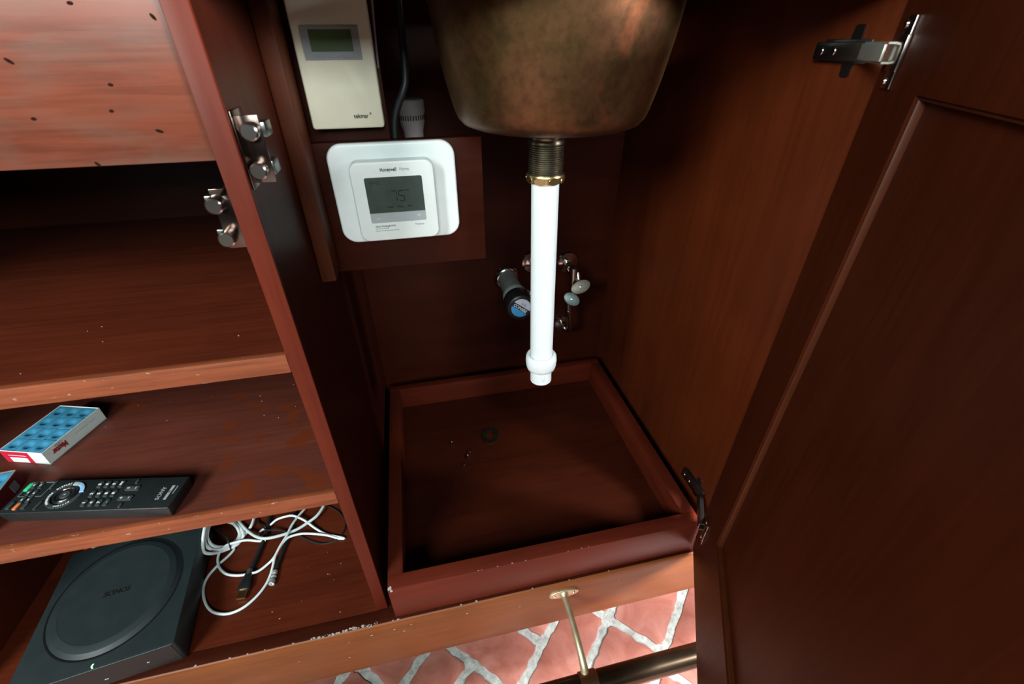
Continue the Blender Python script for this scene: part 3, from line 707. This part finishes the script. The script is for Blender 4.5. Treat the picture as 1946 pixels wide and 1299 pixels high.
# ================================================================ chalk boxes
def chalk_bm():
    b = bmesh.new(); n = 14; a = .0218; h = .0215; R = .0072; D = .0042
    g = [[None] * (n + 1) for _ in range(n + 1)]
    for i in range(n + 1):
        for j in range(n + 1):
            x = -a / 2 + a * i / n; y = -a / 2 + a * j / n; r = math.hypot(x, y)
            g[i][j] = b.verts.new((x, y, h - (D * math.cos(r / R * math.pi / 2) if r < R else 0)))
    for i in range(n):
        for j in range(n): b.faces.new((g[i][j], g[i + 1][j], g[i + 1][j + 1], g[i][j + 1]))
    loop = [g[i][0] for i in range(n + 1)] + [g[n][j] for j in range(1, n + 1)] + [g[i][n] for i in range(n - 1, -1, -1)] + [g[0][j] for j in range(n - 1, 0, -1)]
    low = [b.verts.new((v.co.x, v.co.y, 0)) for v in loop]; m = len(loop)
    for k in range(m): b.faces.new((loop[k], low[k], low[(k + 1) % m], loop[(k + 1) % m]))
    b.faces.new(low); return b
SH = -.5086
def chalk_box(ctr, ang, name, label, mats, w=.0685, l=.0965, h=.0235):
    t = thing(name, label, 'chalk box', (ctr[0], ctr[1], SH), ang)
    b = B(); k = .0009
    for a in ((-w / 2, w / 2, -l / 2, -l / 2 + k), (-w / 2, w / 2, l / 2 - k, l / 2), (-w / 2, -w / 2 + k, -l / 2, l / 2), (w / 2 - k, w / 2, -l / 2, l / 2)): box(b, *a, 0, h, .0002)
    box(b, -w / 2, w / 2, -l / 2, l / 2, 0, .0012)
    obj('carton', b, mats[0], t, True, smooth=0)
    return t
ang = math.atan2(.026, .063) + math.pi     # local x from the far corner towards the right-hand face
cb1 = chalk_box((-.5865, .6285), math.atan2(.092, .029) - math.pi / 2, 'chalk_box', 'open red and white cardboard box of twelve blue chalk cubes on the middle shelf', ['card_white'])
# front-left short end is local -y; long right face is local +x
W, L_, H = .0685, .0965, .0235
b = B(); box(b, -W / 2, W / 2 - .024, -L_ / 2 - .0003, -L_ / 2, .0, H - .0012); obj('red_band', b, 'card_red', cb1, True, smooth=0)
b = B(); box(b, -W / 2 + .010, W / 2 - .031, -L_ / 2 - .0005, -L_ / 2 - .0002, .001, .0105); box(b, -W / 2 + .010, W / 2 - .030, -L_ / 2 - .0005, -L_ / 2 - .0002, .0145, .0153); obj('end_label', b, 'white_ink', cb1, True, smooth=0)
b = B()
for k in range(7): box(b, -W / 2 + .014 + k * .0022, -W / 2 + .0155 + k * .0022, -L_ / 2 - .0006, -L_ / 2 - .0004, .0065, .0072)
obj('fine_print', b, 'grey_ink', cb1, True, smooth=0)
mface = T(W / 2 + .0002, 0, 0) @ Matrix.Rotation(math.radians(90), 4, 'Z') @ RX        # x -> +y, y -> +z, normal +x
up = RZ(180)
text('lettering', 'Master', .0125, 'red_ink', cb1, mface @ T(-.0265, .0125, 0) @ up, sx=.62, bold=.00045)
text('lettering', 'CHALK', .0042, 'grey_ink', cb1, mface @ T(-.0255, .0195, 0) @ up, sx=.9)
b = B()
for yy in ([.0005 + .0023 * k for k in range(9)] + [.024 + .0021 * k for k in range(5)]): box(b, W / 2, W / 2 + .0002, yy, yy + .0015, .0135, .0142)
obj('fine_print', b, 'grey_ink', cb1, True, smooth=0)
cme = None; rowname = ['nearest the red end', 'second from the red end', 'third from the red end', 'farthest from the red end']; colname = ['left', 'middle', 'right']
b0 = chalk_bm(); bmesh.ops.recalc_face_normals(b0, faces=b0.faces); cme = bpy.data.meshes.new('chalk_cube'); b0.to_mesh(cme); b0.free(); finish(cme, 'chalk', 40)
proto = bpy.data.objects.new('chalk_cube', cme)
Mb = T(*cb1.location) @ Matrix.Rotation(cb1.rotation_euler.z, 4, 'Z'); first = True
for r in range(4):
    for c in range(3):
        o = proto if first else proto.copy(); first = False; C.objects.link(o)
        p_ = Mb @ Vector((-.0223 + .0223 * c, -.0350 + .0233 * r, .0013 + (.0012 if (r, c) in ((2, 2), (0, 2)) else 0)))
        o.location = p_; o.rotation_euler = (0, 0, cb1.rotation_euler.z + random.uniform(-.03, .03))
        tag(o, 'blue chalk cube, %s column, row %s of the white box' % (colname[c], rowname[r]), 'chalk', 'blue chalk cubes in the red and white box')
# second box, mostly out of frame at the left edge
e2 = Vector((-.5803 - -.5831, .5074 - .5452)).normalized(); a2 = math.atan2(-e2.y, -e2.x) - math.pi / 2
R2 = Matrix.Rotation(a2, 2); c2 = Vector((-.5835, .5455)) - R2 @ Vector((W / 2, L_ / 2))
cb2 = chalk_box(c2, a2, 'chalk_box', 'dark maroon open chalk box at the left edge beside the remote', ['card_maroon'])
b = B(); k = .0006
for a in ((-W / 2, W / 2, L_ / 2 - .0012, L_ / 2 + .0002), (W / 2 - .0012, W / 2 + .0002, -L_ / 2, L_ / 2)): box(b, *a, H - .001, H + .0004)
obj('rim', b, 'card_inner', cb2, True, smooth=0)
b = B(); box(b, W / 2, W / 2 + .0003, L_ / 2 - .024, L_ / 2 - .012, .003, .016); obj('side_print', b, 'grey_plastic', cb2, True, smooth=0)
Mb = T(*cb2.location) @ Matrix.Rotation(a2, 4, 'Z')
for r, c, lab in ((3, 2, 'blue chalk cube in the right rear corner of the maroon box'), (3, 1, 'blue chalk cube in the maroon box, left of its corner cube'), (2, 2, 'blue chalk cube in the maroon box, in front of its corner cube')):
    o = proto.copy(); C.objects.link(o); o.location = Mb @ Vector((-.0223 + .0223 * c, -.0350 + .0233 * r, .0013)); o.rotation_euler = (0, 0, a2)
    tag(o, lab, 'chalk', 'blue chalk cubes in the maroon box')

# ================================================================ remote control
rm = thing('remote_control', 'long black remote control with silver numbers lying on the middle shelf', 'remote control', (-.455, .478, SH), math.radians(79.7))
b = B(); t = bmesh.new(); bmesh.ops.create_cube(t, size=1)
for v in t.verts:
    tp_ = v.co.z > 0
    v.co = Vector((v.co.x * (.0502 if tp_ else .0470), v.co.y * (.212 if tp_ else .206), .0205 if tp_ else .0012))
bmesh.ops.bevel(t, geom=t.edges[:], offset=.0014, segments=3, affect='EDGES', profile=.5); add(b, t); rb = obj('body', b, 'remote', rm, True)
zt = .0205
def keyb(x, y, wx, wy, mt='key', h=.0016, r=.0010, par=None, name='button', rot=0):
    b = B(); prism(b, rrect(wx, wy, min(r, wx / 2.1, wy / 2.1), 4), -.0005, h, T(x, y, zt) @ RZ(rot), .0004, 2); return obj(name, b, mt, par or rm, True)
def rt_(s, x, y, size, mt='white_ink', z=.0018, rot=0, par=None, **k): return text('lettering', s, size, mt, par or rm, T(x, y, zt + z) @ RZ(rot), **k)
keyb(.0143, .0985, .0120, .0055, 'key_green'); keyb(-.0157, .0886, .0100, .0045, 'key_orange'); keyb(-.0140, .0980, .0110, .0045)
for x, y, g in ((.0170, .0929, '‖'), (.0166, .0844, '■'), (.0057, .0909, '▶'), (.0045, .0826, '▶'), (-.0055, .0896, '◀'), (-.0055, .0814, '▶'), (-.0153, .0788, None)):
    k = keyb(x, y, .0092, .0046)
    bb = B(); s_ = .0011
    if g in ('‖', '■'): box(bb, x - s_ * 1.4, x + s_ * 1.4, y - s_ * .5, y + s_ * .5, zt + .0015, zt + .0019)
    elif g: prism(bb, [(x - s_ * 1.4, y - s_), (x + s_ * 1.4, y), (x - s_ * 1.4, y + s_)], zt + .0015, zt + .0019)
    if g: obj('symbol', bb, 'white_ink', k, True, smooth=0)
    else: bb.free()
bb = B(); holed(bb, [rrect(.0225, .0305, .001, 2), rrect(.0219, .0299, .001, 2)], 0, .0003, T(.0110, .0862, zt)); obj('outline', bb, 'grey_ink', rm, True, smooth=0)
keyb(.0168, .0681, .0130, .0028); keyb(-.0152, .0628, .0130, .0028)
# round pad
def ringseg(r0, r1, a0, a1, n=12):
    A = [math.radians(a0 + (a1 - a0) * k / n) for k in range(n + 1)]
    return [(r1 * math.cos(a), r1 * math.sin(a)) for a in A] + [(r0 * math.cos(a), r0 * math.sin(a)) for a in A[::-1]]
py = .0402
for a0, a1, mt in ((10, 62, 'key'), (66, 152, 'key'), (-18, 7, 'pale_grey'), (-78, -21, 'key_reflection'), (-172, -82, 'key'), (156, 185, 'key')):
    b = B(); prism(b, ringseg(.0155, .0205, a0, a1), -.0004, .0016, T(0, py, zt), .0004, 2); obj('ring_button', b, mt, rm, True)
b = B(); lathe(b, [(0, .0008), (.0112, .0010), (.0125, .0014), (.0130, .0008), (.0130, -.0004)], T(0, py, zt), 36); obj('cursor_ring', b, 'black_plastic', rm, True)
b = B(); lathe(b, [(.0103, .0012), (.0106, .0017), (.0110, .0012)], T(0, py, zt), 36); obj('trim_ring', b, 'nickel', rm, True)
b = B(); lathe(b, [(0, .0020), (.0052, .0020), (.0060, .0014), (.0060, 0)], T(0, py, zt), 28); ok = obj('ok_button', b, 'key', rm, True)
bb = B(); box(bb, -.0012, .0012, py - .0002, py + .0002, zt + .0020, zt + .0022); box(bb, -.0002, .0002, py - .0012, py + .0012, zt + .0020, zt + .0022); obj('plus_sign', bb, 'white_ink', ok, True, smooth=0)
def arc_text(s, a_mid, step, size, r=.0180):
    n = len(s)
    for i, chx in enumerate(s):
        a = a_mid - (i - (n - 1) / 2) * step; ra = math.radians(a)
        text('letter', chx, size, 'white_ink', rm, T(r * math.cos(ra), py + r * math.sin(ra), zt + .0018) @ RZ(a - 90), bold=.0001)
arc_text('DISPLAY', 38, 7.6, .0034); arc_text('FAVORITES', 112, 7.6, .0034); arc_text('OPTIONS', 205, 8, .0026)
# number pad
for r, row in enumerate((('1', '2', '3'), ('4', '5', '6'), ('7', '8', '9'), ('.', '0', 'ENT'))):
    for c, s_ in enumerate(row):
        x = (-.0140, -.0003, .0146)[c]; y = (.0055, -.0038, -.0132, -.0222)[r]
        k = keyb(x, y, .0098, .0052); rt_(s_, x + (.0008 if s_ == 'ENT' else 0), y, .0052 if s_ != 'ENT' else .0030, par=k, bold=.00018)
for x, y in ((.0073, -.0413), (-.0080, -.0420)):
    k = keyb(x, y, .0068, .0175)
    for s_, dy in (('+', .0047), ('-', -.0047)):
        bb = B(); box(bb, x - .0017, x + .0017, y + dy - .0003, y + dy + .0003, zt + .0015, zt + .0018)
        if s_ == '+': box(bb, x - .0003, x + .0003, y + dy - .0017, y + dy + .0017, zt + .0015, zt + .0018)
        obj('plus_sign' if s_ == '+' else 'minus_sign', bb, 'white_ink', k, True, smooth=0)
keyb(.0180, -.0405, .0065, .0032); keyb(-.0195, -.0429, .0065, .0032)
rt_('SONY', -.0020, -.0838, .0078, 'grey_ink', z=.0002, sx=.98)
bb = B(); box(bb, -.0120, .0100, -.0954, -.0918, zt, zt + .0003); obj('logo_bar', bb, 'grey_ink', rm, True, smooth=0)
rt_('TV', .0, -.0936, .0030, 'ink', z=.0004)
bb = B()
for q in range(5): box(bb, -.003 + q * .0026, -.003 + q * .0026 + .0018, -.0996, -.0984, zt, zt + .0002)
obj('fine_print', bb, 'grey_ink', rm, True, smooth=0)

# ================================================================ amplifier
am = thing('amplifier', 'square matte black amplifier with a round disc on top, on the cabinet bottom', 'amplifier', (-.5821, .5244, FB), math.radians(7))
b = B(); box(b, -.1000, .1000, -.100, .100, 0, .006); obj('foot', b, 'rubber', am, True)
b = B(); prism(b, rrect(.217, .217, .006, 5), .0050, .0565, None, .0012, 3, both=True); ab = obj('body', b, 'amp_black', am, True)
b = B(); box(b, -.1045, .1045, -.1089, -.1080, .0065, .0552); obj('front_panel', b, 'amp_front', am, True, smooth=0)
b = B(); lathe(b, [(.0965, .0564), (.0958, .0568), (.0935, .0568), (.0925, .0564)], T(-.0025, .0035, 0), 72); obj('groove_ring', b, 'ink', am, True)
b = B(); lathe(b, [(.0935, .0564), (.0925, .0570), (.0870, .0606), (.0800, .0630), (.0772, .0636), (.0765, .0634), (0, .0634)], T(-.0025, .0035, 0), 72); obj('top_disc', b, 'amp_black', am, True, smooth=12)
text('lettering', 'SONOS', .0122, 'amp_front', am, T(0, .0018, .0635), sx=.95, ext=.0005, bold=.0002)
b = B(); prism(b, [(-.0016, .0030), (.0002, .0030), (-.0010, 0), (.0012, -.0032), (-.0006, -.0032), (-.0030, 0)], 0, .0006, T(.0012, -.1030, .0565)); obj('status_light', b, 'led', am, True, smooth=0)
for x, kk in ((.0035, 0), (.063, 1)):
    bb = B()
    for q in range(3 if not kk else 2): box(bb, x + q * .0018, x + q * .0018 + .0010, -.1094, -.1088, .021 + .008 * kk, .0226 + .008 * kk)
    obj('touch_mark', bb, 'white_ink', am, True, smooth=0)
am.scale = (1.002, 1.087, 1.0)
Am = T(*am.location) @ Matrix.Rotation(am.rotation_euler.z, 4, 'Z')
pq = thing('speaker_plug', 'small red and white cable plug at the back of the black amplifier', 'plug', Am @ Vector((-.092, .1185, .042)))
b = B(); cyl(b, Am @ Vector((-.092, .1188, .047)), Am @ Vector((-.092, .142, .050)), .0058, seg=16); obj('sleeve', b, 'red_plug', pq)
b = B(); cyl(b, Am @ Vector((-.080, .1188, .047)), Am @ Vector((-.080, .138, .050)), .0048, seg=16); obj('sleeve', b, 'white_plastic', pq)

# ================================================================ cables on the cabinet bottom
def cab_pts(pts, r, lifts=()):
    out = []
    for i, (x, y) in enumerate(pts):
        z = FB + r + .0004
        for i0, i1, h in lifts:
            if i0 <= i <= i1: z += h * math.sin(math.pi * (i - i0 + .5) / (i1 - i0 + 1))
        out.append((x, y, z))
    return out
loop = [(-.4010, .6290), (-.3985, .6400), (-.3900, .6475), (-0.3798, 0.6515), (-0.3672, 0.6585), (-0.3474, 0.6602), (-0.3327, 0.6577), (-0.3101, 0.6432), (-0.2869, 0.6223), (-0.2648, 0.6056), (-0.2373, 0.5925), (-0.2262, 0.5868), (-0.2375, 0.5893), (-0.2643, 0.6015), (-0.3051, 0.6112), (-0.3283, 0.609), (-0.3387, 0.6022), (-0.3475, 0.588), (-0.3536, 0.5711), (-0.3554, 0.5528), (-0.3575, 0.5372), (-0.3625, 0.5189), (-0.374, 0.501), (-0.391, 0.4868), (-0.4096, 0.4813), (-0.4267, 0.4834), (-0.444, 0.4916), (-0.4588, 0.5072), (-0.4698, 0.5278), (-0.4746, 0.5478), (-0.4715, 0.5647), (-0.4608, 0.5825), (-0.4498, 0.5947), (-0.4418, 0.6058), (-0.441, 0.6133), (-0.453, 0.626)]
second = [(-0.2926, 0.7361), (-0.3026, 0.7061), (-0.3126, 0.6804), (-0.3243, 0.6563), (-0.3326, 0.6338), (-0.3375, 0.6115), (-0.3462, 0.591), (-0.3551, 0.5693), (-0.3676, 0.5586), (-0.3802, 0.5503), (-0.3923, 0.548), (-0.4139, 0.5488), (-0.4374, 0.5571), (-0.4544, 0.5729), (-0.4618, 0.589), (-0.4616, 0.6038), (-0.4537, 0.615), (-0.4396, 0.6185), (-0.4174, 0.6203), (-0.3931, 0.6144), (-0.3819, 0.6157)]
third = [(-0.2905, 0.7311), (-0.2805, 0.7011), (-0.2747, 0.6797), (-0.2761, 0.6657), (-0.2863, 0.6477), (-0.303, 0.6368), (-0.3214, 0.6265), (-0.3398, 0.6189), (-0.3622, 0.6136), (-0.3815, 0.6141), (-0.3989, 0.6229), (-0.416, 0.6383), (-0.4321, 0.656), (-0.4465, 0.6738), (-0.457, 0.691), (-.463, .72)]
coil = [(-0.469, 0.6837), (-0.4542, 0.6731), (-0.4394, 0.6577), (-0.4314, 0.6417), (-0.4333, 0.6307), (-0.4403, 0.6209), (-0.4626, 0.6138), (-0.4827, 0.6128), (-0.4994, 0.6191), (-0.5158, 0.6356), (-0.5263, 0.656), (-0.533, 0.681), (-0.526, 0.6965), (-0.5052, 0.6993), (-0.4806, 0.6901), (-0.4584, 0.674), (-0.4418, 0.6558), (-0.4366, 0.636), (-0.4449, 0.6242), (-0.4696, 0.6186), (-0.4899, 0.6242), (-0.5073, 0.6382), (-0.5199, 0.6569), (-0.5224, 0.6763), (-0.5116, 0.6884), (-0.4901, 0.6885), (-0.4633, 0.6775), (-0.4466, 0.6593), (-0.44, 0.6413), (-0.4476, 0.627), (-0.4653, 0.6232), (-0.4864, 0.6312), (-0.5071, 0.6495), (-0.5176, 0.6657), (-0.5176, 0.6824), (-0.5065, 0.6971), (-.48, .705), (-0.4350, 0.7000), (-0.4221, 0.6882), (-0.4211, 0.6632), (-0.4275, 0.6455), (-0.4354, 0.6311), (-0.4476, 0.6203), (-0.4636, 0.6173), (-.484, .621), (-.503, .636)]
def lean(x, y, k):
    h = max(0, (-.46 - x) * .72) + .0030 + .0012 * (k % 4); f = (.8385 - h) / .8385
    return (max(x * f, -.4795), y * f, FB + h)
coil = [lean(x, y, k) for k, (x, y) in enumerate(coil)]
hdmi = [(-0.389, 0.78), (-0.388, 0.74), (-0.3866, 0.7035), (-0.3858, 0.6801), (-0.3844, 0.6454), (-0.3866, 0.6111), (-0.3915, 0.5754), (-0.3959, 0.5518)]
coax = [(-0.345, 0.77), (-0.3406, 0.7038), (-0.3359, 0.6766), (-0.3347, 0.6342), (-0.3381, 0.6093), (-0.3422, 0.5901), (-0.3453, 0.5672), (-0.3486, 0.5422)]
thin = [(-0.417, 0.72), (-0.4144, 0.6941), (-0.4111, 0.6757), (-0.4033, 0.6592), (-0.3898, 0.643), (-0.3823, 0.6354), (-0.3764, 0.6329), (-0.3661, 0.633), (-0.3412, 0.6262), (-0.3196, 0.6156), (-0.2974, 0.5991), (-0.2721, 0.5855), (-0.2524, 0.5845), (-0.2391, 0.5895), (-0.2303, 0.6014), (-0.2266, 0.6172), (-0.2313, 0.6354), (-0.2458, 0.6563), (-0.2666, 0.674), (-0.2857, 0.6915), (-.31, .71)]
def base(pts): return (pts[0][0], pts[0][1], FB)
b = B(); tube(b, cab_pts(hdmi, .0044), .0044, 12)
hd = thing('video_cable', 'thick black video cable with a gold plug lying on the cabinet bottom', 'cable', base(hdmi)); obj('cord', b, 'cable_black', hd)
ha, hb_ = Vector((-.3958, .5520, FB)), Vector((-.3990, .5005, FB)); hv = (ha - hb_).normalized()
hm = frame(ha + Vector((0, 0, .0060)), -hv)
b = B(); lathe(b, [(0, -.004), (.0054, -.004), (.0054, .006), (0, .006)], hm, 18); obj('strain_relief', b, 'key', hd)
def taper(bm, m, secs):
    t = bmesh.new(); prev = None
    for (z, wx, wy) in secs:
        ring = [t.verts.new((x, y, z)) for x, y in rrect(wx, wy, min(wx, wy) * .3, 3)]
        if prev: 
            for i in range(len(ring)): t.faces.new((prev[i], prev[(i + 1) % len(ring)], ring[(i + 1) % len(ring)], ring[i]))
        else: t.faces.new(ring[::-1])
        prev = ring
    t.faces.new(prev); add(bm, t, m)
b = B(); taper(b, hm, [(.004, .0115, .0095), (.010, .0140, .0105), (.022, .0205, .0110), (.033, .0215, .0110), (.0345, .0200, .0100)]); obj('plug_shell', b, 'black_plastic', hd)
b = B(); taper(b, hm, [(.0335, .0150, .0052), (.0500, .0145, .0050)]); g_ = obj('plug_tip', b, 'gold', hd); g_['label'] = 'gold-plated plug tip'
b = B(); tube(b, cab_pts(coax, .0035), .0035, 12)
cx = thing('coaxial_cable', 'black coaxial cable ending in a silver screw connector', 'cable', base(coax)); obj('cord', b, 'cable_black', cx)
fm = frame((-.3484, .5440, FB + .0050), Vector((-.0018, -.0250, 0)))
b = B(); lathe(b, [(0, 0), (.0046, 0), (.0046, .006), (.0040, .0065), (.0040, .009), (.0050, .0095), (.0050, .012), (.0042, .0125), (.0042, .016), (.0052, .0165), (.0056, .018), (.0056, .0255), (.0048, .0262), (.0044, .0225), (.0008, .0225), (.0006, .0285), (0, .0285)], fm, 20); obj('connector', b, 'bright_steel', cx)
b = B(); tube(b, cab_pts(thin, .0016, ((3, 8, .011),)), .0016, 8); top('cord', b, 'cable_black', 'thin black cord looping towards the right side of the compartment', 'cable', base(thin))
b = B(); tube(b, coil, .0030, 10)
cl = thing('coiled_cable', 'bundle of coiled white cable bound with a dark tie beside the amplifier', 'cable', base(coil)); obj('cord', b, 'cable_white', cl)
b = B(); tube(b, [(-.5092, .6805, FB + .014), (-.4795, .6525, FB + .017), (-.4560, .6310, FB + .0185), (-.4490, .6200, FB + .0165), (-.4462, .6138, FB + .010), (-.4460, .611, FB + .003)], .0016, 8); obj('cable_tie', b, 'cable_black', cl)
b = B(); tube(b, cab_pts(third, .0030, ((0, 6, .008), (6, 12, .011))), .0030, 10); top('cord', b, 'cable_grey', 'pale grey-white cable sweeping in an arc across the other cables', 'cable', base(third))
b = B(); tube(b, cab_pts(second, .0024, ((2, 8, .012), (8, 13, .004), (13, 20, .010))), .0024, 10); top('cord', b, 'cable_white', 'white cord from beneath the shelf looping under the black video plug', 'cable', base(second))
b = B(); tube(b, cab_pts(loop, .0024, ((3, 8, .009), (13, 19, .0105))), .0024, 10)
lp = top('cord', b, 'cable_white', 'long white cord making the big front loop on the cabinet bottom', 'cable', base(loop))
# loose flakes on the cabinet bottom and the shelf
def flakes(n, x0_, x1_, y0_, y1_, z, lab, smin=.0004, smax=.0013):
    b = B()
    for k in range(n):
        s_ = rc.uniform(smin, smax); a0 = rc.uniform(0, 3)
        prism(b, [(s_ * 1.5 * math.cos(a0 + a) * rc.uniform(.5, 1.2), s_ * math.sin(a0 + a) * rc.uniform(.5, 1.2)) for a in (0, 1, 2.2, 3.3, 4.3, 5.4)], 0, .0005, T(rc.uniform(x0_, x1_), rc.uniform(y0_, y1_), z))
    o = top('flake', b, 'flake', lab, 'debris', ((x0_ + x1_) / 2, (y0_ + y1_) / 2, z)); o['kind'] = 'stuff'
flakes(11, -.34, -.17, .44, .60, FB, 'pale paint flakes scattered on the lower right cabinet bottom', .0003, .0010)
flakes(14, -.62, -.20, .44, .72, SH, 'pale specks scattered on the middle shelf', .0003, .0008)
flakes(7, -.60, -.20, .44, .60, -.2774, 'pale specks scattered on the upper shelf', .0003, .0007)

# ---------------------------------------------------------------- stand everything on z = 0
for o in list(C.objects):
    if o.parent is None and o.type not in ('CAMERA', 'LIGHT'): o.location.z += ZS
